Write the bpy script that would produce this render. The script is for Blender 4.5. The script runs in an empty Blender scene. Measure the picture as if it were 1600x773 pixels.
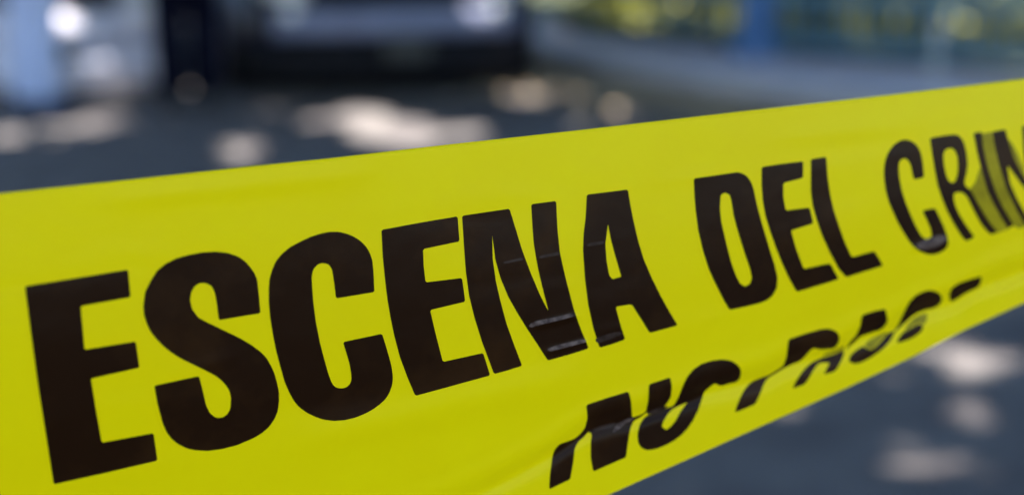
import bpy, bmesh, math, random
import numpy as np
from mathutils import Vector, Matrix
from mathutils.geometry import delaunay_2d_cdt

random.seed(7); rng = np.random.default_rng(7)
R = math.radians
SC = bpy.context.scene
COL = SC.collection

# ------------------------------------------------------------------ camera
PITCH = R(13.5); CAMH = 1.2; FPX = 50.0/36.0*1600.0
cam_d = bpy.data.cameras.new('camera'); cam = bpy.data.objects.new('camera', cam_d)
COL.objects.link(cam); SC.camera = cam
cam.location = (0, 0, CAMH); cam.rotation_euler = (R(90)-PITCH, 0, 0)
cam_d.lens = 50; cam_d.sensor_width = 36; cam_d.sensor_fit = 'HORIZONTAL'
cam_d.clip_start = 0.02; cam_d.clip_end = 900
cam_d.dof.use_dof = True; cam_d.dof.focus_distance = 0.425; cam_d.dof.aperture_fstop = 4.7
cam_d.dof.aperture_blades = 0

# ------------------------------------------------------------------ light
SUN_EL = 55.0
SH = Vector((-0.85, -0.52, 0)).normalized()                 # horizontal direction towards the sun
SUNV = (SH*math.cos(R(SUN_EL)) + Vector((0, 0, math.sin(R(SUN_EL))))).normalized()
w = bpy.data.worlds.new('World'); SC.world = w; w.use_nodes = True
nt = w.node_tree; nt.nodes.clear()
sky = nt.nodes.new('ShaderNodeTexSky'); sky.sky_type = 'NISHITA'; sky.sun_disc = False
sky.sun_elevation = R(SUN_EL); sky.sun_rotation = math.atan2(SH.x, SH.y)
sky.air_density = 1.0; sky.dust_density = 0.4; sky.ozone_density = 2.2
bg = nt.nodes.new('ShaderNodeBackground'); bg.inputs['Strength'].default_value = 0.06
wo = nt.nodes.new('ShaderNodeOutputWorld')
nt.links.new(sky.outputs[0], bg.inputs['Color']); nt.links.new(bg.outputs[0], wo.inputs['Surface'])
sd = bpy.data.lights.new('sun', 'SUN'); sd.energy = 5.0; sd.angle = R(0.53); sd.color = (1.0, 0.91, 0.80)
sun = bpy.data.objects.new('sun', sd); COL.objects.link(sun)
sun.rotation_euler = SUNV.to_track_quat('Z', 'Y').to_euler(); sun.location = SUNV*40
SC.view_settings.view_transform = 'Standard'; SC.view_settings.look = 'None'
SC.view_settings.exposure = 2.9; SC.view_settings.gamma = 1; SC.view_settings.use_curve_mapping = False
SC.cycles.use_denoising = True
SC.cycles.max_bounces = 8; SC.cycles.sample_clamp_indirect = 6

# ------------------------------------------------------------------ materials
def mat(name, col, rough=0.6, metal=0.0, noise=None, bump=None, spec=0.5, coat=0.0, coords='Object'):
    m = bpy.data.materials.new(name); m.use_nodes = True
    n = m.node_tree; b = n.nodes['Principled BSDF']
    b.inputs['Base Color'].default_value = (*col, 1); b.inputs['Roughness'].default_value = rough
    b.inputs['Metallic'].default_value = metal; b.inputs['Specular IOR Level'].default_value = spec
    b.inputs['Coat Weight'].default_value = coat
    if noise or bump:
        tc = n.nodes.new('ShaderNodeTexCoord')
    if noise:                                                # (scale, second colour, lo, hi)
        t = n.nodes.new('ShaderNodeTexNoise'); t.inputs['Scale'].default_value = noise[0]
        t.inputs['Detail'].default_value = 6; t.inputs['Roughness'].default_value = 0.65
        n.links.new(tc.outputs[coords], t.inputs['Vector'])
        r = n.nodes.new('ShaderNodeValToRGB')
        r.color_ramp.elements[0].position = noise[2]; r.color_ramp.elements[1].position = noise[3]
        r.color_ramp.elements[0].color = (*col, 1); r.color_ramp.elements[1].color = (*noise[1], 1)
        n.links.new(t.outputs['Fac'], r.inputs['Fac']); n.links.new(r.outputs['Color'], b.inputs['Base Color'])
    if bump:                                                 # (scale, distance)
        t2 = n.nodes.new('ShaderNodeTexNoise'); t2.inputs['Scale'].default_value = bump[0]; t2.inputs['Detail'].default_value = 4
        n.links.new(tc.outputs[coords], t2.inputs['Vector'])
        bp = n.nodes.new('ShaderNodeBump'); bp.inputs['Distance'].default_value = bump[1]
        n.links.new(t2.outputs['Fac'], bp.inputs['Height']); n.links.new(bp.outputs['Normal'], b.inputs['Normal'])
    return m

def add_translucent(m, col, fac):
    n = m.node_tree; b = n.nodes['Principled BSDF']; o = n.nodes['Material Output']
    t = n.nodes.new('ShaderNodeBsdfTranslucent'); t.inputs['Color'].default_value = (*col, 1)
    mx = n.nodes.new('ShaderNodeMixShader'); mx.inputs[0].default_value = fac
    n.links.new(b.outputs[0], mx.inputs[1]); n.links.new(t.outputs[0], mx.inputs[2]); n.links.new(mx.outputs[0], o.inputs['Surface'])

M = {}
M['asphalt'] = mat('asphalt', (0.050, 0.044, 0.050), 0.85, noise=(3.0, (0.128, 0.121, 0.120), .35, .7), bump=(220, 0.004))
M['concrete'] = mat('pavement_concrete', (0.52, 0.49, 0.57), 0.85, noise=(2.5, (0.62, 0.58, 0.66), .35, .7), bump=(60, 0.004))
M['kerb'] = mat('kerb_concrete', (0.32, 0.31, 0.34), 0.85, noise=(5, (0.42, 0.41, 0.43), .35, .7))
M['soil'] = mat('garden_soil', (0.06, 0.07, 0.03), 0.95, noise=(4, (0.09, 0.1, 0.04), .35, .7))
M['leaf'] = mat('leaf_green', (0.05, 0.085, 0.02), 0.55, noise=(1.2, (0.09, 0.12, 0.03), .4, .65))
add_translucent(M['leaf'], (0.10, 0.16, 0.03), 0.25)
M['hedge'] = mat('hedge_leaf', (0.17, 0.19, 0.03), 0.5, noise=(1.0, (0.32, 0.33, 0.07), .4, .62))
add_translucent(M['hedge'], (0.22, 0.25, 0.05), 0.35)
M['bark'] = mat('bark', (0.12, 0.09, 0.065), 0.95, noise=(9, (0.05, 0.04, 0.03), .4, .65), bump=(20, 0.03))
M['dry_leaf'] = mat('dry_leaf', (0.20, 0.155, 0.10), 0.8, noise=(6, (0.32, 0.26, 0.18), .35, .65))
M['fence'] = mat('fence_paint', (0.045, 0.14, 0.22), 0.45, noise=(8, (0.06, 0.17, 0.26), .4, .7))
M['pillar'] = mat('blue_paint', (0.06, 0.15, 0.33), 0.4, noise=(6, (0.08, 0.18, 0.38), .4, .7))
M['pale'] = mat('pale_paint', (0.5, 0.52, 0.52), 0.4)
M['wood'] = mat('wood', (0.2, 0.13, 0.08), 0.8, noise=(12, (0.12, 0.08, 0.05), .4, .65))

# tape: glossy thin plastic, a little light passes through
M['film'] = mat('yellow_plastic_film', (0.95, 0.74, 0.0), 0.32, noise=(14, (0.97, 0.80, 0.0), .35, .7), bump=(38, 0.0006), spec=0.14)
add_translucent(M['film'], (0.97, 0.76, 0.0), 0.28)
M['ink'] = mat('black_ink', (0.016, 0.0055, 0.0012), 0.30, noise=(22, (0.042, 0.017, 0.004), .45, .75), bump=(38, 0.0006), spec=0.11)
M['faded_ink'] = mat('thin_ink', (0.24, 0.19, 0.001), 0.35, noise=(90, (0.40, 0.32, 0.004), .35, .65), spec=0.12)

M['crease_glint'] = mat('painted_crease_glint', (0.15, 0.105, 0.085), 0.45, noise=(500, (0.05, 0.03, 0.025), .38, .62), spec=0.1)  # highlight along the creases, painted in as a pale ink colour
M['crease_glint_dim'] = mat('painted_crease_glint_dim', (0.042, 0.025, 0.018), 0.4, noise=(300, (0.018, 0.009, 0.005), .4, .65), spec=0.15)  # fainter crease highlight, painted in the same way
# ------------------------------------------------------------------ helpers
def tag(o, label=None, cat=None, group=None, kind=None):
    if label: o['label'] = label
    if cat: o['category'] = cat
    if group: o['group'] = group
    if kind: o['kind'] = kind
    return o

def link(name, me, mats, parent=None, smooth=False):
    o = bpy.data.objects.new(name, me); COL.objects.link(o)
    for m in (mats if isinstance(mats, (list, tuple)) else [mats]): me.materials.append(m)
    if smooth: me.polygons.foreach_set('use_smooth', [True]*len(me.polygons))
    if parent: o.parent = parent
    return o

def empty(name, loc, rz=0):
    o = bpy.data.objects.new(name, None); COL.objects.link(o); o.location = loc; o.rotation_euler = (0, 0, rz)
    o.empty_display_size = 0.1
    return o

def np_mesh(name, V, F):
    V = np.asarray(V, dtype=np.float32); F = np.asarray(F, dtype=np.int32)
    me = bpy.data.meshes.new(name); k = F.shape[1]
    me.vertices.add(len(V)); me.vertices.foreach_set('co', V.ravel())
    me.loops.add(F.size); me.loops.foreach_set('vertex_index', F.ravel())
    me.polygons.add(len(F)); me.polygons.foreach_set('loop_start', np.arange(0, F.size, k, dtype=np.int32))
    me.update(calc_edges=True); me.validate()
    return me

def bm_obj(name, bm, mats, parent=None, smooth=False):
    me = bpy.data.meshes.new(name); bmesh.ops.recalc_face_normals(bm, faces=bm.faces)
    bm.to_mesh(me); bm.free()
    return link(name, me, mats, parent, smooth)

def add_box(bm, c, s, bev=0.0, rot=None):
    t = bmesh.new(); bmesh.ops.create_cube(t, size=1)
    bmesh.ops.scale(t, vec=s, verts=t.verts)
    if bev: bmesh.ops.bevel(t, geom=t.edges[:], offset=bev, segments=2, affect='EDGES', profile=.5)
    if rot: bmesh.ops.rotate(t, cent=(0, 0, 0), matrix=rot, verts=t.verts)
    bmesh.ops.translate(t, vec=c, verts=t.verts)
    m = bpy.data.meshes.new('tmp'); t.to_mesh(m); t.free(); bm.from_mesh(m); bpy.data.meshes.remove(m)

def add_cyl(bm, c, r, h, axis='Z', seg=24, r2=None, bev=0):
    t = bmesh.new(); bmesh.ops.create_cone(t, cap_ends=True, segments=seg, radius1=r, radius2=r if r2 is None else r2, depth=h)
    if bev: bmesh.ops.bevel(t, geom=[e for e in t.edges if len(e.link_faces) == 2 and any(len(f.verts) > 4 for f in e.link_faces)], offset=bev, segments=3, affect='EDGES', profile=.5)
    if axis == 'X': bmesh.ops.rotate(t, cent=(0, 0, 0), matrix=Matrix.Rotation(R(90), 3, 'Y'), verts=t.verts)
    if axis == 'Y': bmesh.ops.rotate(t, cent=(0, 0, 0), matrix=Matrix.Rotation(R(90), 3, 'X'), verts=t.verts)
    bmesh.ops.translate(t, vec=c, verts=t.verts)
    m = bpy.data.meshes.new('tmp'); t.to_mesh(m); t.free(); bm.from_mesh(m); bpy.data.meshes.remove(m)

def loft(name, rings, mats, parent=None, smooth=True, cap=True):
    n = len(rings[0]); V = [p for r in rings for p in r]; F = []
    for i in range(len(rings)-1):
        for k in range(n):
            F.append((i*n+k, i*n+(k+1) % n, (i+1)*n+(k+1) % n, (i+1)*n+k))
    bm = bmesh.new(); vs = [bm.verts.new(p) for p in V]
    for f in F: bm.faces.new([vs[i] for i in f])
    if cap:
        bm.faces.new(vs[:n]); bm.faces.new(vs[-n:])
    return bm_obj(name, bm, mats, parent, smooth)

def ground_at(x, y, z=0.0):
    "real place on the ground that the photograph shows at a pixel"
    d = Vector(((x-800)/FPX, math.cos(PITCH)+(386.5-y)/FPX*math.sin(PITCH), -math.sin(PITCH)+(386.5-y)/FPX*math.cos(PITCH)))
    return Vector((0, 0, CAMH)) + d*((z-CAMH)/d.z)

# ------------------------------------------------------------------ setting: ground, pavement, kerb
me = np_mesh('road', [(-150, -150, 0), (150, -150, 0), (150, 150, 0), (-150, 150, 0)], [(0, 1, 2, 3)])
tag(link('road', me, M['asphalt']), kind='structure')

kerb_line = [(9.0, -1.45), (4.9, 4.22), (3.0, 6.85), (1.54, 8.87), (0.68, 10.06), (0.22, 11.0), (-0.12, 12.5), (-0.45, 14.5), (-1.6, 22), (-6, 45)]
fence_line = [(10.6, 1.4), (7.9, 4.2), (5.3, 6.9)]+[tuple(ground_at(a, b, .136)[:2]) for a, b in ((1600, 121), (1459, 109), (1355, 102), (1237, 92), (1102, 78), (968, 66), (880, 58))]+[(0.2, 13.2), (-0.1, 16.5), (-1.5, 23)]
def resample(pts, n):
    P = np.array(pts, float); d = np.r_[0, np.cumsum(np.hypot(*np.diff(P, axis=0).T))]
    t = np.linspace(0, d[-1], n); return np.c_[np.interp(t, d, P[:, 0]), np.interp(t, d, P[:, 1])]
def strip(name, A, B, za, zb, m, kind):
    n = len(A); V = [(a[0], a[1], za) for a in A]+[(b[0], b[1], zb) for b in B]
    F = [(i, i+1, n+i+1, n+i) for i in range(n-1)]
    return tag(link(name, np_mesh(name, V, F), m), kind=kind)
K = resample(kerb_line, 60)
nrm = np.gradient(K, axis=0); nrm = np.c_[-nrm[:, 1], nrm[:, 0]]; nrm /= np.linalg.norm(nrm, axis=1)[:, None]
if nrm[20, 0] < 0: nrm = -nrm                                 # towards the fence side
K2 = K + nrm*0.15
# kerb with a real profile
bm = bmesh.new()
prof = [(0.0, -0.02), (0.012, 0.118), (0.03, 0.135), (0.15, 0.14), (0.15, -0.02)]
rows = []
for i in range(len(K)):
    rows.append([bm.verts.new((K[i, 0]+nrm[i, 0]*a, K[i, 1]+nrm[i, 1]*a, z)) for a, z in prof])
for i in range(len(K)-1):
    for k in range(len(prof)-1): bm.faces.new((rows[i][k], rows[i][k+1], rows[i+1][k+1], rows[i+1][k]))
tag(bm_obj('kerb', bm, M['kerb']), kind='structure')
FL = resample(fence_line, 60)
strip('pavement', K2, FL+np.array([.12, .12]), 0.136, 0.136, M['concrete'], 'structure')
FAR = FL+np.array([60.0, 60.0])
strip('garden_ground', FL+np.array([.12, .12]), FAR, 0.132, 0.132, M['soil'], 'structure')

# ------------------------------------------------------------------ trees whose crowns shade the street
# patches of sunlight that the photograph shows on the ground: (px, py, rx, ry, openness)
PATCH = [(40, 212, 60, 15, .7), (145, 193, 42, 14, .85), (382, 236, 27, 13, .95), (485, 190, 12, 7, .9), (548, 180, 20, 13, 1), (580, 196, 34, 22, 1),
         (630, 208, 52, 18, 1), (655, 212, 38, 16, 1), (738, 208, 20, 8, .95), (820, 143, 38, 14, .95), (775, 134, 45, 7, .55), (880, 150, 40, 10, .25),
         (975, 178, 20, 8, .5), (905, 197, 16, 6, .7), (1470, 545, 20, 26, .8), (1515, 585, 22, 14, .25), (1537, 640, 16, 22, .5), (1438, 718, 20, 16, .4),
         (1582, 752, 14, 14, .4), (1250, 606, 22, 8, .15), (1380, 575, 34, 9, .15), (1580, 560, 22, 14, .12), (1340, 720, 18, 8, .12), (1040, 748, 50, 8, .12),
         (250, 190, 40, 6, .2), (420, 175, 40, 5, .3)]
HOLES = []
for px, py, rx, ry, op in PATCH:
    c = ground_at(px, py); a = ground_at(px+rx, py); t = ground_at(px, py-ry); b = ground_at(px, py+ry)
    HOLES.append((c.x, (t.y+b.y)/2, 0.0, a.x-c.x+.02, (t.y-b.y)/2+.02, op))
# sunlit places above the ground: (x, y, z, radius x, radius y, openness)
HOLES += [(-2.98, 9.35, 0.43, .20, .16, 1), (-2.42, 9.45, 0.35, .11, .11, .35), (-0.11, 9.12, 0.56, .04, .05, 1), (-1.88, 9.62, 0.33, .10, .10, .2)]
for px_, by, op in ((850, 55, .95), (900, 60, .95), (950, 65, .95), (1000, 69, .8), (1060, 74, .6), (1120, 80, .4), (1250, 93, .45), (1340, 101, .4), (1430, 107, .4), (1500, 113, .7), (1560, 118, .95), (1620, 123, 1), (1690, 130, 1)):
    c = ground_at(px_, by, .136)
    HOLES += [(c.x+.30, c.y+.34, .33, .26, .20, op), (c.x+.55, c.y+.75, .6, .3, .26, op)]
for k in range(16): HOLES.append((random.uniform(-3.6, -2.3), 9.45, random.uniform(.28, .5), .05, .04, .2))   # broken light on the pale car
for k in range(90):                                           # small stray flecks all over the road
    y_ = random.uniform(3.2, 10.5); x_ = random.uniform(-.42, .42)*y_
    if (abs(x_+.7) < 1.2 and y_ > 8.8) or (y_ > 7.2 and x_ > .25): continue
    q = random.uniform(.02, .09); HOLES.append((x_, y_, 0.0, q*.8, q*random.uniform(.8, 2), random.uniform(.08, .35)))
HA = np.array(HOLES)
SV = np.array(SUNV)
def keep_leaf(P):
    k = np.ones(len(P), bool); r = rng.random(len(P))
    for cx, cy, cz, rx, ry, T in HA:
        op = 1+math.log(max(T, .02))/8.0                      # share of leaves missing for that share of light
        G = P - SV*((P[:, 2]-cz)/SV[2])[:, None]
        q = ((G[:, 0]-cx)/(rx+.05))**2+((G[:, 1]-cy)/(ry+.05))**2
        k &= ~((q < 1) & (r < op))
    return k

def leaf_cloud(name, P, size, m, parent, flat=0.5):
    n = len(P)
    a = rng.normal(size=(n, 3)); a[:, 2] *= flat; a /= np.linalg.norm(a, axis=1)[:, None]
    u = rng.normal(size=(n, 3)); u -= a*0
    b = np.cross(a, u); b /= np.linalg.norm(b, axis=1)[:, None]
    c = np.cross(a, b)
    L = size*rng.uniform(.7, 1.3, n)[:, None]
    V = np.stack([P-a*L*.5, P+b*L*.28-a*L*.1+c*L*.05, P+b*L*.2+a*L*.22+c*L*.05, P+a*L*.5, P-b*L*.2+a*L*.22+c*L*.05, P-b*L*.28-a*L*.1+c*L*.05], 1)
    V = V.reshape(-1, 3); i = np.arange(n)[:, None]*6
    F = np.concatenate([i+np.array([[0, 1, 2, 3]]), i+np.array([[0, 3, 4, 5]])], 0)
    return link(name, np_mesh(name, V, F), m, parent)

def tube(bm, pts, rad, seg=10):
    prev = None
    for i, p in enumerate(pts):
        p = Vector(p); d = (Vector(pts[min(i+1, len(pts)-1)])-Vector(pts[max(i-1, 0)])).normalized()
        x = d.orthogonal().normalized(); y = d.cross(x)
        if prev is not None:
            x = (prev - d*prev.dot(d)).normalized(); y = d.cross(x)
        prev = x
        ring = [bm.verts.new(p+(x*math.cos(a)+y*math.sin(a))*rad[i]) for a in [2*math.pi*k/seg for k in range(seg)]]
        if i:
            for k in range(seg): bm.faces.new((last[k], last[(k+1) % seg], ring[(k+1) % seg], ring[k]))
        last = ring
    bm.faces.new(last)

def tree(x, y, cx, cy, cz, rx, ry, rz, n, label):
    t = empty('shade_tree', (x, y, 0)); tag(t, label, 'tree', 'trees shading the street')
    bm = bmesh.new()
    tube(bm, [(0, 0, -.1), (0, 0, .3), (.05, .05, 1.5), (.02, .1, 2.8)], [.34, .22, .19, .17], 14)
    o = Vector((cx-x, cy-y, cz))
    for k in range(8):
        a = k*math.pi/4+.3
        e = o+Vector((math.cos(a)*rx*.75, math.sin(a)*ry*.75, rz*random.uniform(-.3, .5)))
        s = Vector((.02, .1, 2.7)); mid = s.lerp(e, .45)+Vector((0, 0, .35))
        tube(bm, [s, s.lerp(mid, .5)+Vector((0, 0, .1)), mid, mid.lerp(e, .6)+Vector((.1, -.1, .1)), e], [.12, .09, .07, .045, .015], 8)
    bm_obj('trunk', bm, M['bark'], t, True)
    # clumps of leaves spread through the crown
    nc = int(n/90)
    th = rng.uniform(0, 2*math.pi, nc); r = np.sqrt(rng.random(nc)); zz = rng.uniform(-1, 1, nc)
    h = np.sqrt(1-.55*r**2)
    C = np.c_[np.cos(th)*r*rx, np.sin(th)*r*ry, zz*h*rz]+np.array([cx, cy, cz])
    P = np.repeat(C, 90, 0)+rng.normal(size=(nc*90, 3))*np.array([.42, .42, .28])
    P = P[keep_leaf(P)]
    P -= np.array([x, y, 0])
    leaf_cloud('crown', P, .25, M['leaf'], t)
    return t
tree(-6.2, 3.2, -4.6, 2.4, 6.0, 5.2, 5.0, 1.5, 42000, 'tall leafy street tree left of the yellow tape, trunk outside the view')
tree(-5.6, 11.0, -3.4, 9.2, 6.2, 5.6, 5.0, 1.5, 48000, 'leafy street tree beside the pale car, crown over both cars')
tree(-1.9, -4.2, -1.8, -3.0, 6.0, 4.4, 3.6, 1.3, 32000, 'leafy street tree behind the photographer')
tree(7.6, 9.2, 3.6, 10.6, 6.0, 5.0, 4.8, 1.3, 32000, 'leafy tree inside the garden behind the blue fence')

# ------------------------------------------------------------------ fence, hedge
FP = Vector((2.2, 10.1))
fr = empty('fence', (FP.x, FP.y, 0.13)); tag(fr, 'teal blue metal bar fence along the back of the pavement', 'fence')
def fpt(s):                                                   # walk along the fence line, in metres from its right end
    P = np.array(fence_line); d = np.r_[0, np.cumsum(np.hypot(*np.diff(P, axis=0).T))]
    return np.interp(s, d, P[:, 0]), np.interp(s, d, P[:, 1])
bars = None
bm = bmesh.new(); add_box(bm, (0, 0, .80), (.024, .024, 1.45), .004); bars = bpy.data.meshes.new('bar'); bm.to_mesh(bars); bm.free(); bars.materials.append(M['fence'])
TOT = 0
P_ = np.array(fence_line); TOT = float(np.hypot(*np.diff(P_, axis=0).T).sum())
S0, S1 = 5.0, float(np.hypot(*np.diff(np.array(fence_line[:9]), axis=0).T).sum())-.35; NB = 92
for i in range(NB):
    x, y = fpt(S0+(S1-S0)*i/(NB-1))
    b = bpy.data.objects.new('bar', bars); COL.objects.link(b); b.parent = fr
    b.location = (x-FP.x, y-FP.y, 0); b.rotation_euler = (0, 0, -R(45))
for z in (.12, .45, 1.4):
    bm = bmesh.new(); pts = [fpt(s) for s in np.linspace(S0-2, S1+3, 26)]
    for a, b in zip(pts[:-1], pts[1:]):
        mx, my = (a[0]+b[0])/2, (a[1]+b[1])/2; L = math.hypot(b[0]-a[0], b[1]-a[1])
        add_box(bm, (mx-FP.x, my-FP.y, z), (L, .035, .06), 0, Matrix.Rotation(math.atan2(b[1]-a[1], b[0]-a[0]), 3, 'Z'))
    bm_obj('rail', bm, M['fence'], fr)
bm = bmesh.new(); g = ground_at(1178, 88, .13)
add_box(bm, (0, 0, .95), (.2, .2, 1.9), .012); add_box(bm, (0, 0, 1.93), (.3, .3, .06), .01); add_box(bm, (0, 0, .06), (.29, .29, .12), .008)
o = bm_obj('fence_pillar', bm, M['pillar']); o.location = (g.x+.02, g.y-.05, .13); o.rotation_euler = (0, 0, -R(45))
tag(o, 'bright blue square post standing in front of the bar fence', 'post')
g = ground_at(1455, 112, .13)
pp = empty('pale_post', (g.x, g.y-.1, .136)); tag(pp, 'slim pale grey post with a round cap before the fence', 'post')
bm = bmesh.new(); add_cyl(bm, (0, 0, .12), .014, .26, seg=20); add_cyl(bm, (0, 0, .01), .08, .02, seg=20); bm_obj('pole', bm, M['pale'], pp, False)
bm = bmesh.new(); bmesh.ops.create_uvsphere(bm, u_segments=24, v_segments=16, radius=.048); bmesh.ops.translate(bm, vec=(0, 0, .28), verts=bm.verts)
bm_obj('cap', bm, M['pale'], pp, True)

def shrub(s, off, h, rad, n, label):
    x, y = fpt(s); x += off*.7; y += off*.7
    t = empty('shrub', (x, y, .13)); tag(t, label, 'shrub', 'shrubs behind the fence')
    bm = bmesh.new()
    for k in range(6):
        a = random.uniform(0, 6.28); e = Vector((math.cos(a)*rad*.5, math.sin(a)*rad*.5, h*random.uniform(.6, .9)))
        tube(bm, [(0, 0, -.05), e*.4+Vector((0, 0, .1)), e], [.03, .02, .006], 7)
    bm_obj('stem', bm, M['bark'], t, True)
    nc = n//40; th = rng.uniform(0, 6.283, nc); r = np.sqrt(rng.random(nc)); z = rng.random(nc)
    C = np.c_[np.cos(th)*r*rad, np.sin(th)*r*rad, .1+z*h*(1-.35*r**2)]
    P = np.repeat(C, 40, 0)+rng.normal(size=(nc*40, 3))*.12; P[:, 2] = np.abs(P[:, 2])+.02
    leaf_cloud('foliage', P, .085, M['hedge'], t, .8)
SH_L = ['tall shrub at the far right end of the fence', 'round shrub behind the right part of the fence', 'shrub behind the fence right of the pale post', 'dense shrub behind the fence near the pale post',
        'shrub behind the fence right of the blue post', 'shrub directly behind the blue post', 'shrub behind the fence left of the blue post', 'yellow green shrub beside the dark vehicle', 'low shrub far behind the dark vehicle']
for i, (s, off, h, rad, n) in enumerate([(6.0, 1.0, 2.4, .9, 5200), (7.3, .9, 1.9, .8, 4500), (8.4, 1.0, 1.5, .8, 4200), (9.6, .9, 1.4, .75, 3800), (10.7, 1.0, 1.7, .75, 3800),
                                         (11.8, .9, 1.5, .75, 3800), (12.9, 1.1, 1.6, .8, 4000), (14.1, 1.0, 1.8, .8, 4200), (15.6, 1.0, 1.7, .9, 4000)]):
    shrub(s, off, h, rad, n, SH_L[i])

# fallen leaves gathered in the gutter
N = 7000; s = rng.beta(1.6, 1.6, N); KP = resample(kerb_line[2:8], 400); ii = (s*399).astype(int)
off = -np.abs(rng.normal(0, .42, N))-.02
nn = np.gradient(KP, axis=0); nn = np.c_[-nn[:, 1], nn[:, 0]]; nn /= np.linalg.norm(nn, axis=1)[:, None]
if nn[50, 0] < 0: nn = -nn
P = np.c_[KP[ii, 0]+nn[ii, 0]*off, KP[ii, 1]+nn[ii, 1]*off, rng.uniform(.008, .03, N)]
tag(leaf_cloud('fallen_leaves', P, .07, M['dry_leaf'], None, .12), 'dry brown fallen leaves gathered in the gutter by the kerb', 'fallen leaves', kind='stuff')

# ------------------------------------------------------------------ vehicles
M['dark_paint'] = mat('dark_blue_paint', (0.003, 0.004, 0.014), 0.4, coat=0.15, spec=.3)
M['pale_paint2'] = mat('pale_silver_paint', (0.74, 0.74, 0.88), 0.3, coat=0.5)
M['bumper'] = mat('grey_bumper', (0.12, 0.135, 0.21), 0.35, noise=(4, (0.17, 0.19, 0.28), .4, .65))
M['black'] = mat('black_plastic', (0.004, 0.004, 0.006), 0.6, spec=0.15)
M['rubber'] = mat('rubber', (0.006, 0.006, 0.008), 0.8, spec=0.2)
M['rim'] = mat('alloy', (0.12, 0.12, 0.17), 0.35, metal=.3)
M['lens'] = mat('lamp_lens', (0.78, 0.78, 0.76), 0.12, spec=0.8)
M['glass'] = mat('dark_glass', (0.01, 0.012, 0.014), 0.08, spec=0.7)
M['plate'] = mat('plate', (0.012, 0.014, 0.012), 0.5)

def rsec(w, z0, z1, y, n=28, e=4.0, tuck=0.0):
    "rounded section across the car"
    out = []
    for k in range(n):
        a = 2*math.pi*k/n; c, s_ = math.cos(a), math.sin(a)
        x = w*math.copysign(abs(c)**(2/e), c); z = (z0+z1)/2+(z1-z0)/2*math.copysign(abs(s_)**(2/e), s_)
        if tuck: x *= 1-tuck*max(0, (z-z0)/(z1-z0)-.5)
        out.append((x, y, z))
    return out

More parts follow.
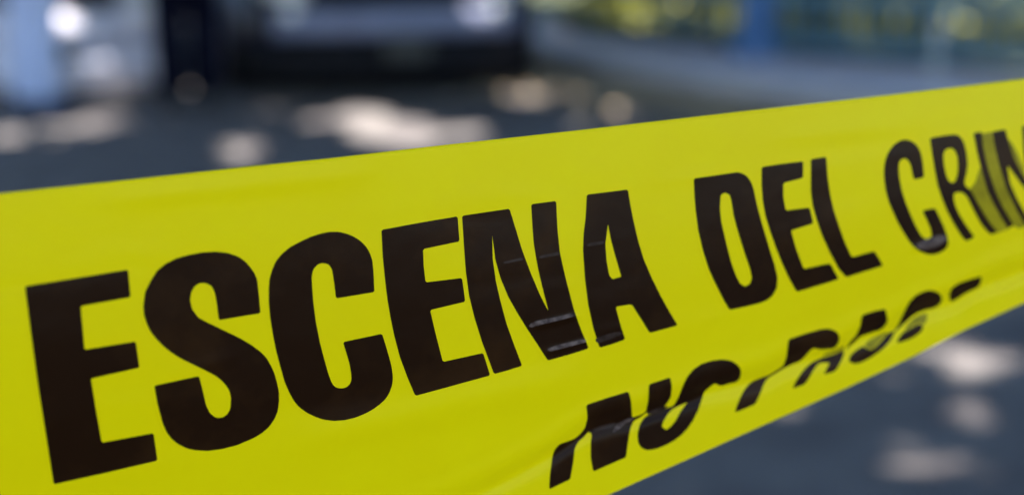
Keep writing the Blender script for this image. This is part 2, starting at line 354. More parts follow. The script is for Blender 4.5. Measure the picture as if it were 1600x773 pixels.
def car(name, loc, rz, paint, bumper_m, cat, label, lift=0.0, W=.92, Ln=4.4, dark_front=False):
    t = empty(name, loc, rz); tag(t, label, cat, None)
    z = lift
    st = [(0.03, .80, .30, .62), (.10, .88, .26, .74), (.35, .92, .24, .84), (.9, W, .22, .93), (1.35, W, .22, .98), (3.6, W, .22, 1.0), (4.1, .9, .26, .98), (Ln, .82, .36, .90)]
    body = loft('body', [rsec(w_*W/.92, a+z, b+z, y, tuck=.12) for y, w_, a, b in st], paint, t)
    cab = [(1.15, .74, .93, .97), (1.9, .68, .9, 1.40), (2.4, .66, .9, 1.46), (3.3, .65, .9, 1.45), (4.0, .68, .9, 1.02)]
    loft('window', [rsec(w_*W/.92, a+z, b+z, y, tuck=.18, e=5) for y, w_, a, b in cab], M['glass'], t)
    loft('roof', [rsec(w_*W/.92, a+z, b+z, y, e=5) for y, w_, a, b in [(1.85, .50, 1.37, 1.41), (2.3, .56, 1.42, 1.475), (3.3, .56, 1.41, 1.465), (3.6, .5, 1.30, 1.36)]], paint, t)
    # front bumper bar
    loft('front_bumper', [[(x, -.10+.16*abs(x/.95)**2.6+dy, zz+z) for dy, zz in ((.12, .585), (0.01, .575), (-.02, .55), (-.02, .43), (0.01, .395), (.12, .385))] for x in np.linspace(-.78, .78, 19)], bumper_m, t)
    loft('lower_valance', [[(x, -.06+.16*abs(x/.9)**2.6+dy, zz+z) for dy, zz in ((.14, .38), (0.0, .38), (0.03, .075), (.14, .075))] for x in np.linspace(-.87, .87, 19)*W/.92], M['black'] if dark_front else bumper_m, t)
    bm = bmesh.new()
    for k in range(5): add_box(bm, (0, .0, .62+k*.035+z), (1.0, .06, .016), .003)
    add_box(bm, (0, .035, .69+z), (1.04, .05, .19), .01)
    bm_obj('grille', bm, M['black'], t)
    for s_ in (-1, 1):
        h = loft('headlight', [[(s_*(.55+.28*u), .02+.08*u+d, q+z) for d, q in ((0, .78), (-.05, .75), (-.055, .68), (0, .62), (.12, .62), (.12, .78))] for u in (0, .3, .7, 1)], M['lens'], t)
        bm = bmesh.new(); t2 = bmesh.new(); bmesh.ops.create_uvsphere(t2, u_segments=20, v_segments=12, radius=.055); bmesh.ops.scale(t2, vec=(1, .45, .8), verts=t2.verts)
        bmesh.ops.translate(t2, vec=(s_*.66, -.055, .56+z), verts=t2.verts); mm = bpy.data.meshes.new('t'); t2.to_mesh(mm); t2.free(); bm.from_mesh(mm)
        bm_obj('fog_lamp', bm, M['lens'], t, True)
    bm = bmesh.new(); add_box(bm, (0.05, -.135, .33+z), (.30, .014, .15), .004); bm_obj('number_plate', bm, M['plate'], t)
    for s_ in (-1, 1):
        bm = bmesh.new(); add_box(bm, (s_*(W+.05), 1.55, 1.02+z), (.16, .1, .12), .03); bm_obj('side_mirror', bm, paint, t, True)
        for y in (.80, 3.45):
            a = bmesh.new(); add_cyl(a, (s_*(W-.045), y, .36+z*.5), .375, .10, 'X', 32, bev=.012); bm_obj('wheel_arch', a, M['black'], t)
            a = bmesh.new(); add_cyl(a, (s_*(W-.07), y, .33), .325, .21, 'X', 40, bev=.03); wq = bm_obj('wheel', a, M['rubber'], t)
            a = bmesh.new(); add_cyl(a, (s_*(W+.038), y, .33), .205, .02, 'X', 32, bev=.006)
            for k in range(5):
                an = k*2*math.pi/5
                add_box(a, (s_*(W+.05), y+math.cos(an)*.1, .33+math.sin(an)*.1), (.02, .18, .05), .006, Matrix.Rotation(an, 3, 'X'))
            bm_obj('rim', a, M['rim'], wq)
    for s_ in (-1, 1):
        for y in (1.9, 2.85):
            bm = bmesh.new(); add_box(bm, (s_*(W+.004), y, .80+z), (.02, .16, .03), .006); bm_obj('door_handle', bm, paint, t)
    return t
car('dark_vehicle', (-.74, 9.12, 0), R(15), M['dark_paint'], M['bumper'], 'car', 'dark navy vehicle facing the camera with a broad grey front bumper', W=1.0, dark_front=True)
car('pale_car', (-3.12, 9.42, 0), R(15), M['pale_paint2'], M['pale_paint2'], 'car', 'pale silver car parked left of the dark vehicle', lift=-.06)

# ------------------------------------------------------------------ people
def skin(name, V, E, rad, m, parent, root=0, sub=2):
    me = bpy.data.meshes.new(name); me.from_pydata([tuple(v) for v in V], E, []); me.update()
    o = link(name, me, m, parent)
    md = o.modifiers.new('skin', 'SKIN'); md.use_smooth_shade = True
    for i, v in enumerate(me.skin_vertices[0].data):
        r_ = rad[i]; v.radius = r_ if isinstance(r_, tuple) else (r_, r_); v.use_root = (i == root)
    sb = o.modifiers.new('sub', 'SUBSURF'); sb.levels = sub; sb.render_levels = sub
    return o
M['skin'] = mat('skin', (0.36, 0.2, 0.13), 0.55)
M['hair'] = mat('hair', (0.012, 0.009, 0.007), 0.6)
def chain(V, E, Rr, start, pts):
    last = start
    for p, r_ in pts:
        V.append(Vector(p)); Rr.append(r_); E.append((last, len(V)-1)); last = len(V)-1
    return last
def person(loc, rz, trouser, shirt, shoe, label, gap=.085, wide=1.0):
    t = empty('person', loc, rz); tag(t, label, 'person')
    V = [Vector((0, 0, .95))]; E = []; Q = [(.15, .11)]
    neck = chain(V, E, Q, 0, [((0, .01, 1.12), (.135, .1)), ((0, .01, 1.30), (.16, .105)), ((0, .015, 1.43), (.11, .08)), ((0, 0, 1.50), .058), ((0, -.02, 1.57), .07), ((0, -.02, 1.65), (.078, .095)), ((0, -.01, 1.72), (.06, .075))])
    for s_ in (-1, 1):
        wr = chain(V, E, Q, 3, [((s_*.175, .01, 1.43), .062), ((s_*.23, .02, 1.18), .045), ((s_*.25, -.03, .95), .033), ((s_*.25, -.045, .89), (.034, .022))])
        for k, (dx, ln) in enumerate(((-.028, .075), (-.01, .085), (.01, .08), (.028, .062))):
            chain(V, E, Q, wr, [((s_*.25+dx*.3, -.05+dx, .84), .011), ((s_*.25-s_*.008, -.052+dx, .84-ln*.6), .009), ((s_*.25-s_*.02, -.052+dx, .84-ln), .0075)])
        chain(V, E, Q, wr, [((s_*.235, -.085, .87), .012), ((s_*.225, -.1, .83), .009)])
        chain(V, E, Q, 0, [((s_*.09, 0, .86), .085), ((s_*gap, -.01, .50), .058), ((s_*gap, .02, .28), .05), ((s_*gap, .02, .09), .036), ((s_*(gap+.01), -.08, .035), .03)])
    skin('body', V, E, Q, M['skin'], t)
    V = [Vector((0, 0, .97))]; E = []; Q = [(.165, .125)]
    chain(V, E, Q, 0, [((0, 0, 1.05), (.15, .11))])
    for s_ in (-1, 1):
        chain(V, E, Q, 0, [((s_*.085, 0, .84), .105*wide), ((s_*gap, -.01, .50), .082*wide), ((s_*gap, .015, .28), .079*wide), ((s_*gap, .015, .11), .077*wide), ((s_*gap, .01, .065), .078*wide)])
    skin('trousers', V, E, Q, trouser, t)
    V = [Vector((0, 0, .96))]; E = []; Q = [(.185, .145)]
    c = chain(V, E, Q, 0, [((0, .01, 1.12), (.155, .12)), ((0, .01, 1.30), (.175, .12)), ((0, .015, 1.42), (.13, .095)), ((0, .008, 1.475), .068)])
    chain(V, E, Q, 0, [((0, 0, .86), (.19, .15)), ((0, 0, .80), (.185, .15))])
    for s_ in (-1, 1): chain(V, E, Q, 3, [((s_*.18, .01, 1.42), .075), ((s_*.232, .02, 1.18), .058), ((s_*.25, -.02, .985), .046)])
    skin('shirt', V, E, Q, shirt, t)
    for s_ in (-1, 1):
        r_ = []
        for y, w_, h in ((.085, .028, .06), (.06, .042, .085), (0, .045, .088), (-.06, .047, .07), (-.13, .05, .05), (-.18, .042, .04), (-.205, .02, .025)):
            r_.append([(s_*(gap+.012)+w_*math.cos(a), y, max(.0, h*.5+h*.5*math.sin(a)*1.0)) for a in [2*math.pi*k/16 for k in range(16)]])
        loft('shoe', r_, shoe, t)
    bm = bmesh.new(); bmesh.ops.create_uvsphere(bm, u_segments=24, v_segments=16, radius=.1)
    bmesh.ops.delete(bm, geom=[v for v in bm.verts if v.co.z < -.015 and v.co.y < .045 or v.co.z < -.06], context='VERTS')
    bmesh.ops.scale(bm, vec=(.86, 1.04, 1.02), verts=bm.verts); bmesh.ops.translate(bm, vec=(0, -.004, 1.685), verts=bm.verts)
    bm_obj('hair', bm, M['hair'], t, True)
    bm = bmesh.new()
    add_box(bm, (0, -.115, 1.635), (.022, .03, .045), .008); bm_obj('nose', bm, M['skin'], t, True); bm = bmesh.new()
    for s_ in (-1, 1):
        add_box(bm, (s_*.076, -.015, 1.64), (.014, .03, .055), .006)
        bm_obj('ear', bm, M['skin'], t, True); bm = bmesh.new()
    bm.free()
    for s_ in (-1, 1):
        bm = bmesh.new(); add_box(bm, (s_*.03, -.104, 1.655), (.024, .01, .012), .004); bm_obj('eye', bm, M['hair'], t, True)
    bm = bmesh.new(); add_box(bm, (0, -.105, 1.59), (.045, .012, .01), .004); bm_obj('mouth', bm, mat('lips', (.25, .09, .07), .5), t, True)
    return t
g = ground_at(62, 172)
person((g.x, g.y, 0), R(160), mat('light_blue_denim', (0.40, 0.48, 0.70), 0.9, noise=(7, (0.48, 0.55, 0.76), .4, .6)), mat('white_cotton', (0.6, 0.6, 0.62), .9), mat('blue_canvas', (0.015, 0.05, 0.16), .7),
       'standing person in light blue trousers and dark blue shoes before the pale car', gap=.075, wide=1.05)
person((-1.98, 8.72, 0), R(200), mat('navy_cloth', (0.0015, 0.002, 0.009), 0.95, spec=0.1), mat('navy_shirt', (0.01, 0.013, 0.04), .9), mat('black_leather', (0.006, 0.006, 0.007), .35),
       'standing person in dark navy trousers and black boots beside the dark vehicle', gap=.105, wide=1.3)

# ------------------------------------------------------------------ the yellow barrier tape
TOP = np.array([(-500, 352), (-200, 322), (0, 302), (200, 281), (400, 259), (500, 249), (700, 226), (900, 204), (1100, 181), (1200, 169.5), (1300, 158.5), (1400, 147), (1600, 123.5), (1800, 102), (2100, 72)], float)
BOT = np.array([(-500, 1175), (0, 1085), (300, 1010), (600, 915), (800, 836), (945, 775), (1090, 710), (1190, 665), (1320, 607), (1420, 560), (1510, 514), (1600, 473), (1800, 392), (2100, 290)], float)
CRS = np.array([(-500, 1010), (300, 905), (600, 825), (760, 765), (860, 712), (915, 674), (958, 661), (989, 653), (1047, 634), (1074, 626), (1100, 614), (1150, 600), (1201, 588), (1227, 571), (1281, 557),
                (1318, 546), (1344, 528), (1390, 519), (1412, 503), (1433, 490), (1470, 478), (1486, 473), (1530, 450), (1600, 424), (1800, 352), (2100, 262)], float)
def yt(x): return np.interp(x, TOP[:, 0], TOP[:, 1])
def yb(x): return np.interp(x, BOT[:, 0], BOT[:, 1])
_xs = np.linspace(-500, 2100, 1301); _k = np.exp(-np.linspace(-3, 3, 25)**2); _k /= _k.sum()
def smooth_curve(P):
    y = np.interp(_xs, P[:, 0], P[:, 1]); yy = np.pad(y, 12, mode='edge'); return np.convolve(yy, _k, 'valid')
_cr = smooth_curve(CRS)
def yc(x): return np.interp(x, _xs, _cr)
def ridge(x, y, ax, ay, bx, by, wd, amp, soft=14):
    dx, dy = bx-ax, by-ay; L = math.hypot(dx, dy); ux, uy = dx/L, dy/L
    u = (x-ax)*ux+(y-ay)*uy; v = -(x-ax)*uy+(y-ay)*ux
    e = 1/(1+np.exp(-(u)/soft*3))*1/(1+np.exp((u-L)/soft*3))
    return amp*np.exp(-(v/wd)**2)*e
_r = random.Random(4); STRETCH = []
for k in range(46):
    ax = _r.uniform(-150, 1600); v = _r.uniform(.04, .95); L = _r.uniform(70, 320); bx = ax+L
    STRETCH.append((ax, yt(ax)+(yb(ax)-yt(ax))*v, bx, yt(bx)+(yb(bx)-yt(bx))*(v+_r.uniform(-.04, .04)), _r.uniform(7, 16), _r.uniform(-.7, 1.0)))
def relief(x, y):
    "how far the film stands out towards the viewer, in photo pixels"
    x = np.asarray(x, float); y = np.asarray(y, float)
    c = yc(x); s = y-c; sl = .93*s
    v = np.clip((y-yt(x))/(yb(x)-yt(x)), 0, 1)
    fold = 1/(1+np.exp(-(x-700)/90.0))                        # the fold fades out to the left
    h = 16*np.sin(np.pi*np.clip(v*1.15, 0, 1))                # gentle belly
    h += 5*np.sin(x/210.0+1.2+v*2.2)+3.0*np.sin(x/97.0-v*3.1+.5)*v
    h += fold*(-9*np.exp(-(sl/13)**2)+4*np.exp(-((sl+26)/16)**2)+np.where(sl > 0, .05*sl, 0))
    h += ridge(x, y, 838, 509, 900, 494, 4.5, 3.4, 8)+ridge(x, y, 858, 549, 915, 534, 4.5, 3.4, 8)
    h += ridge(x, y, 790, 410, 880, 396, 3.0, .35)+ridge(x, y, 915, 382, 975, 372, 4, .3)+ridge(x, y, 925, 520, 975, 510, 6, .9)
    h += ridge(x, y, 1428, 389, 1478, 375, 5.5, 4.5, 8)
    h += ridge(x, y, 470, 690, 900, 590, 26, 5, 60)+ridge(x, y, 180, 312, 560, 272, 16, 2.4, 60)+ridge(x, y, 1250, 215, 1450, 192, 14, 2.0, 50)
    h += ridge(x, y, 1500, 470, 1800, 370, 16, 3.0, 30)
    for ax, ay, bx, by, wd, am in STRETCH: h += ridge(x, y, ax, ay, bx, by, wd, am, 30)
    # small crumples beside the fold
    h += fold*1.1*np.sin(x/9.0+y/5.0)*np.exp(-((sl-2)/9)**2)*(.5+.5*np.sin(x/37.0))
    # rolled upper rim
    e = np.clip(5-(y-yt(x)), 0, 5); h -= e*e*.16
    return h
def tape_depth(x, y):
    t = (386.5-y)/FPX
    inv = (2.70-.00049*x)*(1+.24*t)
    d = 1/inv
    return d - relief(x, y)*d/FPX*0.9
CP, SP = math.cos(PITCH), math.sin(PITCH)
def tape_pts(x, y, lift=0.0):
    x = np.asarray(x, float); y = np.asarray(y, float)
    d = tape_depth(x, y)-lift
    xc = (x-800)/FPX*d; yv = (386.5-y)/FPX*d
    return np.c_[xc, d*CP+yv*SP, CAMH-d*SP+yv*CP]

LET = [   # (name, outline, [holes], material)
 ('E', [(39,447),(120,434),(200,421),(204,464),(126,478),(129,512),(132,546),(212,533),(218,574),(142,591),(150,640),(159,691),(240,676),(246,719),(165,738),(84,756),(72,680),(60,605),(49,525)], []),
 ('S', [(224,477),(227,455),(237,436),(246,422),(260,411),(277,403),(295,398),(316,394),(337,393),(356,395),(373,401),(383,408),(391,417),(398,427),(402,437),(405,465),(407,489),(342,500),(339,476),(336,458),(331,447),(322,442),(312,442),(304,447),(299,456),(297,468),(300,482),(310,496),(325,504),(342,512),(375,528),(392,538),(407,549),(416,558),(423,570),(429,583),(433,598),(436,612),(436,628),(434,642),(429,654),(420,667),(408,677),(396,684),(370,695),(347,701),(325,704),(306,703),(292,700),(278,693),(268,685),(260,674),(254,660),(246,630),(241,602),(311,587),(317,610),(322,632),(328,645),(337,652),(347,652),(355,647),(360,638),(361,620),(358,609),(352,600),(343,591),(334,585),(312,574),(285,561),(270,552),(256,541),(245,530),(236,519),(230,507),(225,492)], []),
 ('C', [(420,450),(421,436),(425,422),(431,408),(440,397),(453,386),(470,377),(485,370),(500,365),(515,362),(530,362),(542,365),(552,369),(563,376),(572,385),(578,395),(582,407),(584,430),(585,456),(525,466),(522,440),(519,421),(514,413),(507,411),(500,411),(494,415),(489,422),(487,432),(488,450),(490,475),(494,505),(500,535),(507,562),(513,583),(518,597),(522,603),(528,606),(538,606),(545,602),(549,595),(549,585),(546,567),(536,534),(597,521),(603,540),(608,557),(612,573),(614,588),(613,600),(609,612),(603,622),(595,630),(583,639),(570,646),(555,652),(538,656),(521,657),(505,655),(491,650),(479,644),(468,636),(460,627),(452,613),(445,597),(438,572),(431,546),(426,520),(422,495),(420,472)], []),
 ('E', [(596,359),(655,348),(715,338),(718,377),(661,389),(662,415),(665,441),(722,434),(727,471),(672,484),(680,518),(692,565),(755,551),(766,586),(708,602),(649,618),(637,590),(625,558),(616,524),(610,495),(605,465),(602,440),(598,400)], []),
 ('N', [(722,337),(796,326),(802,345),(809,368),(816,391),(830,428),(844,461),(857,486),(850,458),(843,430),(838,405),(834,380),(832,355),(830,319),(869,314),(870,335),(871,357),(875,395),(884,435),(897,484),(908,515),(920,544),(888,554),(856,563),(840,538),(822,511),(808,488),(794,463),(782,434),(774,405),(769,366),(770,405),(775,440),(782,470),(792,507),(804,540),(816,571),(794,578),(772,584),(763,560),(753,533),(742,498),(733,462),(728,425),(725,385)], []),
 ('A', [(917,304),(950,300),(981,296),(985,320),(990,345),(997,375),(1006,405),(1018,433),(1034,465),(1047,488),(1059,508),(1037,514),(1015,520),(1001,497),(987,475),(962,479),(969,505),(977,530),(957,537),(937,543),(927,512),(919,475),(914,435),(911,390),(912,365),(915,340)], [[(950,350),(946,382),(948,408),(952,430),(957,436),(971,432),(962,402),(955,376)]]),
 ('D', [(1084,279),(1118,274),(1152,269),(1161,271),(1168,276),(1174,285),(1178,297),(1181,312),(1185,328),(1191,350),(1197,370),(1204,393),(1211,415),(1215,433),(1214,449),(1207,462),(1198,469),(1188,473),(1164,479),(1140,484),(1132,471),(1124,455),(1115,437),(1107,419),(1098,390),(1091,360),(1087,330),(1085,305)], [[(1132,301),(1126,305),(1125,325),(1127,345),(1131,363),(1137,388),(1143,411),(1150,430),(1156,442),(1164,448),(1172,443),(1175,434),(1172,420),(1165,400),(1158,378),(1151,355),(1146,335),(1143,315),(1140,304)]]),
 ('E', [(1190,261),(1222,256),(1255,252),(1255,278),(1224,286),(1224,308),(1228,329),(1265,324),(1271,349),(1236,360),(1244,388),(1256,420),(1297,411),(1304,424),(1311,436),(1278,446),(1245,456),(1232,433),(1222,411),(1212,386),(1203,360),(1196,337),(1192,315),(1190,290)], []),
 ('L', [(1267,249),(1291,245),(1293,275),(1297,303),(1303,329),(1311,353),(1320,378),(1331,402),(1366,392),(1373,403),(1380,415),(1351,424),(1322,433),(1310,419),(1297,395),(1285,369),(1277,346),(1270,322),(1267,300)], []),
 ('C', [(1381,270),(1382,257),(1385,245),(1390,235),(1396,227),(1404,221),(1412,218),(1420,219),(1428,223),(1434,229),(1439,239),(1442,255),(1444,277),(1428,281),(1425,268),(1423,258),(1418,249),(1412,247),(1406,251),(1404,260),(1405,276),(1409,297),(1415,316),(1422,333),(1429,349),(1437,364),(1442,371),(1449,374),(1456,369),(1454,357),(1447,341),(1441,329),(1461,325),(1467,337),(1474,352),(1480,368),(1482,380),(1479,388),(1472,393),(1463,397),(1452,398),(1440,394),(1429,387),(1420,376),(1411,362),(1402,346),(1394,328),(1388,313),(1384,298),(1382,284)], []),
 ('R', [(1453,216),(1475,212),(1492,210),(1500,213),(1506,222),(1510,237),(1512,255),(1511,268),(1508,279),(1507,288),(1518,299),(1525,312),(1532,324),(1542,341),(1553,356),(1559,362),(1549,367),(1541,360),(1533,350),(1522,330),(1511,307),(1503,300),(1491,301),(1490,310),(1493,322),(1499,335),(1507,348),(1515,360),(1523,370),(1510,377),(1504,371),(1498,362),(1489,347),(1480,330),(1472,310),(1465,289),(1460,262),(1456,238)], [[(1485,231),(1477,234),(1474,241),(1475,257),(1478,272),(1482,282),(1487,286),(1492,284),(1496,273),(1497,259),(1496,244),(1491,234)]]),
 ('I', [(1521,208),(1534,206),(1536,226),(1540,248),(1547,273),(1556,300),(1566,321),(1576,338),(1584,352),(1575,357),(1565,341),(1554,322),(1543,299),(1534,268),(1527,240)], []),
 ('M', [(1551,206),(1571,202),(1576,222),(1584,246),(1596,270),(1608,290),(1600,240),(1597,197),(1622,193),(1626,235),(1634,275),(1648,315),(1636,320),(1622,285),(1620,300),(1628,326),(1612,306),(1596,288),(1580,266),(1574,258),(1578,285),(1588,308),(1600,330),(1612,350),(1603,354),(1588,328),(1572,293),(1561,258),(1555,232)], []),
 ('E', [(1655,186),(1700,179),(1702,198),(1675,203),(1679,228),(1706,223),(1711,241),(1684,247),(1694,274),(1722,266),(1730,284),(1684,298),(1668,260),(1658,220)], []),
 ('N', [(916,632),(949,621),(982,611),(986,625),(987,640),(988,652),(1000,648),(1009,643),(1013,625),(1014,600),(1047,589),(1050,604),(1048,620),(1040,633),(1024,639),(1008,645),(1001,651),(990,657),(985,668),(982,685),(978,714),(952,725),(927,736),(923,714),(923,690),(925,679),(921,672),(912,682),(903,690),(898,700),(896,720),(891,748),(874,756),(858,764),(859,745),(863,713),(867,701),(875,693),(887,689),(899,684),(908,676),(914,668),(918,652)], []),
 ('O', [(1053,633),(1061,618),(1067,602),(1074,588),(1083,577),(1096,568),(1112,563),(1129,561),(1142,563),(1151,568),(1157,575),(1158,583),(1156,591),(1150,597),(1139,599),(1126,603),(1117,598),(1109,604),(1100,612),(1097,622),(1091,640),(1083,656),(1075,668),(1066,678),(1053,688),(1038,696),(1024,701),(1011,703),(1002,699),(997,691),(996,677),(1000,662),(1008,650),(1024,644)], [[(1074,628),(1062,633),(1050,639),(1043,647),(1037,657),(1034,666),(1041,671),(1049,665),(1056,656),(1063,643)]]),
 ('P', [(1232,530),(1258,521),(1283,514),(1295,513),(1304,516),(1310,521),(1312,529),(1309,538),(1303,544),(1292,545),(1283,546),(1271,543),(1263,550),(1257,558),(1250,564),(1237,569),(1223,576),(1210,584),(1200,590),(1195,596),(1191,606),(1186,619),(1180,631),(1164,638),(1148,644),(1151,634),(1156,622),(1161,612),(1168,602),(1176,595),(1188,590),(1200,586),(1212,579),(1224,571),(1229,557)], []),
 ('A', [(1238,607),(1244,595),(1250,585),(1260,573),(1270,565),(1283,559),(1300,554),(1319,546),(1318,555),(1313,566),(1309,574),(1304,580),(1287,585),(1292,575),(1297,566),(1285,566),(1278,568),(1271,578),(1264,590),(1257,600)], []),
 ('S', [(1347,492),(1365,486),(1383,482),(1386,492),(1387,502),(1382,510),(1376,515),(1360,520),(1345,525),(1333,536),(1320,547),(1328,534),(1338,523),(1344,510)], []),
 ('S', [(1326,563),(1329,555),(1335,549),(1342,544),(1349,540),(1356,545),(1363,546),(1372,538),(1380,529),(1387,520),(1398,516),(1396,524),(1391,532),(1384,540),(1375,548),(1364,556),(1352,563),(1342,567),(1332,568)], []),
 ('A', [(1391,524),(1402,510),(1411,491),(1416,480),(1422,470),(1431,461),(1441,456),(1452,453),(1463,455),(1471,461),(1472,469),(1467,477),(1459,481),(1451,483),(1442,485),(1433,489),(1424,495),(1415,503),(1403,514)], []),
 ('A', [(1401,536),(1405,526),(1411,519),(1419,515),(1427,510),(1436,505),(1443,508),(1441,516),(1433,523),(1423,529),(1412,533)], []),
 ('R', [(1485,472),(1483,461),(1486,451),(1492,446),(1501,441),(1517,436),(1534,431),(1533,440),(1530,448),(1519,453),(1507,459),(1495,467)], []),
]
SMUDGE = [
 [(1530,210),(1556,205),(1560,232),(1566,258),(1576,290),(1592,322),(1606,352),(1594,357),(1580,352),(1572,338),(1562,320),(1552,299),(1544,273),(1536,248),(1532,226)],
 [(1514,297),(1524,285),(1531,262),(1537,262),(1547,300),(1557,322),(1568,341),(1578,357),(1556,365),(1548,355),(1538,340),(1528,323),(1521,311)],
 [(1573,215),(1580,222),(1590,240),(1600,262),(1606,290),(1594,268),(1582,246)],
 [(1350,539),(1358,531),(1370,524),(1385,518),(1386,520),(1379,528),(1371,537),(1363,545),(1357,544)],
 [(1284,557),(1290,551),(1303,546.5),(1320,539),(1319,545),(1300,553)],
 [(1413,517),(1418,507),(1426,498),(1436,492),(1448,488),(1449,497),(1444,507),(1436,504),(1427,509),(1419,514)],
]
GLINT = [  # streaks of painted glare on the creased letters
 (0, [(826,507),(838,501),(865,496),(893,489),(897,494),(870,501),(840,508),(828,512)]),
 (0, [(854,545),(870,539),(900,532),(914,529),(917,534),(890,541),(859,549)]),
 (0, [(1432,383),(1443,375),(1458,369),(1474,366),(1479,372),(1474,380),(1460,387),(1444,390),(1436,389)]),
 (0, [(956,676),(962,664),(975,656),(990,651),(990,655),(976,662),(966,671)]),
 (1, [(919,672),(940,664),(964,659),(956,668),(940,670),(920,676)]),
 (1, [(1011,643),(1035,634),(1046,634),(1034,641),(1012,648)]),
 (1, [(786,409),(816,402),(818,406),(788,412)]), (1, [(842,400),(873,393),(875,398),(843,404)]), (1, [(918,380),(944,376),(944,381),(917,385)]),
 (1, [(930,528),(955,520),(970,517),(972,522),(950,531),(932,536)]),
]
def densify(poly, step=5.0):
    out = []
    for a, b in zip(poly, poly[1:]+poly[:1]):
        n = max(1, int(math.hypot(b[0]-a[0], b[1]-a[1])/step))
        for k in range(n): out.append((a[0]+(b[0]-a[0])*k/n, a[1]+(b[1]-a[1])*k/n))
    return out
def chaikin(poly, cut=2.2):
    "round each corner by a printed-ink radius"
    out = []; n = len(poly)
    for i in range(n):
        p, a, b = poly[i], poly[i-1], poly[(i+1) % n]
        for q in (a, b):
            L = math.hypot(q[0]-p[0], q[1]-p[1]); k = min(cut/L, .3)
            out.append((p[0]+(q[0]-p[0])*k, p[1]+(q[1]-p[1])*k))
    return out
def inside(px, py, poly):
    P = np.array(poly, float); x0, y0 = P[:, 0], P[:, 1]; x1, y1 = np.roll(x0, -1), np.roll(y0, -1)
    c = np.zeros(len(px), bool)
    for a, b, e, f in zip(x0, y0, x1, y1):
        if b == f: continue
        m = ((b > py) != (f > py)) & (px < (e-a)*(py-b)/(f-b)+a); c ^= m
    return c
pts, edges = [], []
def add_loop(poly):
    s0 = len(pts); pts.extend(poly); n = len(poly)
    edges.extend([(s0+i, s0+(i+1) % n) for i in range(n)])
xsb = np.arange(-500, 2101, 6.0)
border = [(x, float(yt(x))) for x in xsb]+[(x, float(yb(x))) for x in xsb[::-1]]
add_loop(border)
SHAPES = []
for nm, poly, holes in LET:
    o_ = densify(chaikin(poly)); hs = [densify(chaikin(h, 1.5)) for h in holes]
    add_loop(o_); [add_loop(h) for h in hs]
    SHAPES.append((nm, o_, hs))
SM = [densify(chaikin(p, 1.5)) for p in SMUDGE]
SF = [(q, densify(chaikin(p, 2.5), 3)) for q, p in GLINT]
for p in SM: add_loop(p)
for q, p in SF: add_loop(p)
# inner points: 7 px grid, finer round the folds
def gridpts(step, cond):
    gx, gy = np.meshgrid(np.arange(-496, 2098, step), np.arange(70, 1180, step)); gx = gx.ravel()+.137; gy = gy.ravel()+.213
    ok = (gy > yt(gx)+2.5) & (gy < yb(gx)-2.5) & cond(gx, gy); return np.c_[gx[ok], gy[ok]]
def fine(x, y):
    return ((np.abs(y-yc(x)) < 26) & (x > 820) & (x < 1640)) | ((x > 830) & (x < 925) & (y > 485) & (y < 562)) | ((x > 1415) & (x < 1492) & (y > 360) & (y < 402)) | ((y-yt(x) < 8) & (x > -30) & (x < 1640))
G = np.vstack([gridpts(7.0, lambda x, y: ~fine(x, y)), gridpts(2.5, fine)])
pts.extend([tuple(p) for p in G])
vo, eo, fo, _, _, _ = delaunay_2d_cdt([Vector(p) for p in pts], edges, [], 0, 1e-4)
VX = np.array([v[:] for v in vo]); FT = np.array([f[:] for f in fo])
cen = VX[FT].mean(1); cx_, cy_ = cen[:, 0], cen[:, 1]
on = (cy_ > yt(cx_)) & (cy_ < yb(cx_)); FT = FT[on]; cx_ = cx_[on]; cy_ = cy_[on]
W3 = tape_pts(VX[:, 0], VX[:, 1])
# orient every triangle towards the viewer
a_, b_, c_ = W3[FT[:, 0]], W3[FT[:, 1]], W3[FT[:, 2]]
nrm_ = np.cross(b_-a_, c_-a_); flip = (nrm_*(a_-np.array([0, 0, CAMH]))).sum(1) > 0
FT[flip] = FT[flip][:, ::-1]
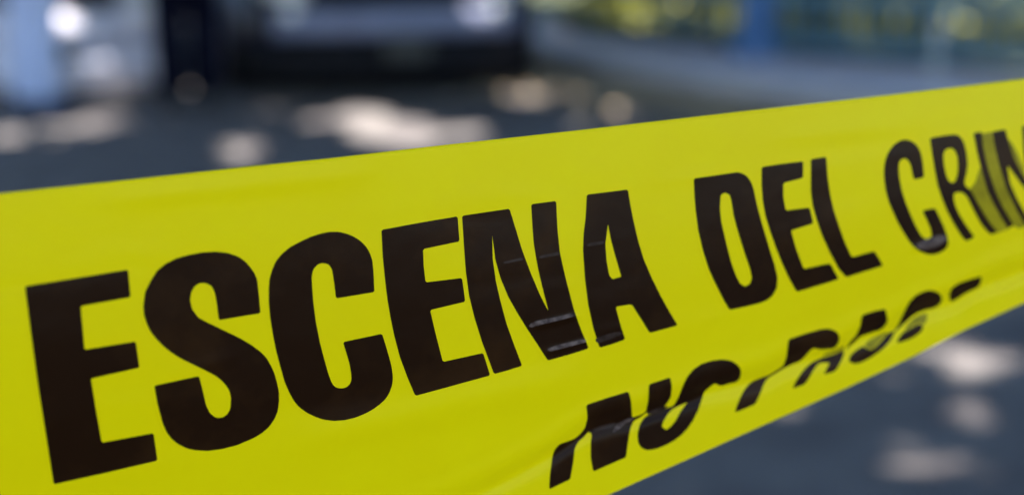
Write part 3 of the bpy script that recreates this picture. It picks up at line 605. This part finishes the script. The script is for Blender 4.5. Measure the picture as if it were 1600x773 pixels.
# continue the band to its two ties outside the view
def ext(x0, x1, n, length):
    v = np.linspace(0, 1, n); A = tape_pts(np.full(n, x0), yt(x0)+(yb(x0)-yt(x0))*v); B = tape_pts(np.full(n, x1), yt(x1)+(yb(x1)-yt(x1))*v)
    d = (A-B); d /= np.linalg.norm(d, axis=1)[:, None]; dm = d.mean(0); dm[2] *= .3
    return A, dm/np.linalg.norm(dm)*length
org = W3[FT].reshape(-1, 3).mean(0)
tape = empty('barrier_tape', tuple(org)); tag(tape, 'yellow plastic police barrier tape with black lettering stretched across the foreground', 'barrier tape')
used = np.unique(FT); remap = -np.ones(len(VX), int); remap[used] = np.arange(len(used))
Vf = W3[used]-org
film = link('film', np_mesh('film', Vf, remap[FT]), M['film'], tape, True)
ends = []
for x0, x1, ln in ((-500, -380, .75), (2100, 1980, 2.0)):
    A, D = ext(x0, x1, 24, ln)
    nseg = 24; rows_ = []
    for i in range(nseg+1):
        f = i/nseg; sq = 1-.55*f**2; mid = A.mean(0)
        rows_.append(mid+(A-mid)*sq+D*f+np.array([0, 0, -.02*math.sin(math.pi*f)])-org)
    V = np.vstack(rows_); F = [(i*24+k, i*24+k+1, (i+1)*24+k+1, (i+1)*24+k) for i in range(nseg) for k in range(23)]
    link('film_end', np_mesh('film_end', V, F), M['film'], tape, True)
    ends.append(rows_[-1].mean(0)+org)
def decal(name, mask, m, lift):
    T = FT[mask]; u = np.unique(T); rm = -np.ones(len(VX), int); rm[u] = np.arange(len(u))
    V = tape_pts(VX[u, 0], VX[u, 1], lift)-org
    return link(name, np_mesh(name, V, rm[T]), m, tape, True)
for nm, o_, hs in SHAPES:
    xs = [p[0] for p in o_]; ys = [p[1] for p in o_]
    box = (cx_ > min(xs)) & (cx_ < max(xs)) & (cy_ > min(ys)) & (cy_ < max(ys)); idx = np.where(box)[0]
    k = inside(cx_[idx], cy_[idx], o_)
    for h in hs: k &= ~inside(cx_[idx], cy_[idx], h)
    mask = np.zeros(len(FT), bool); mask[idx[k]] = True
    if mask.any(): decal('letter', mask, M['ink'], .00008)
for p in SM:
    mask = inside(cx_, cy_, p)
    for nm, o_, hs in SHAPES:
        if mask.any() and max(q[0] for q in o_) > 1250: mask &= ~inside(cx_, cy_, o_)
    if mask.any(): decal('smudge', mask, M['faded_ink'], .00006)

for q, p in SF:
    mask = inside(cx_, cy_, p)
    if mask.any(): decal('crease_glint', mask, M['crease_glint_dim' if q else 'crease_glint'], .00014)
for e, lab in zip(ends, ('wooden post that holds the left end of the tape', 'wooden post that holds the right end of the tape')):
    bm = bmesh.new(); add_cyl(bm, (0, 0, .75), .05, 1.5, seg=20, r2=.045, bev=.006)
    o = bm_obj('wooden_post', bm, M['wood']); o.location = (e[0], e[1], 0); tag(o, lab, 'post')
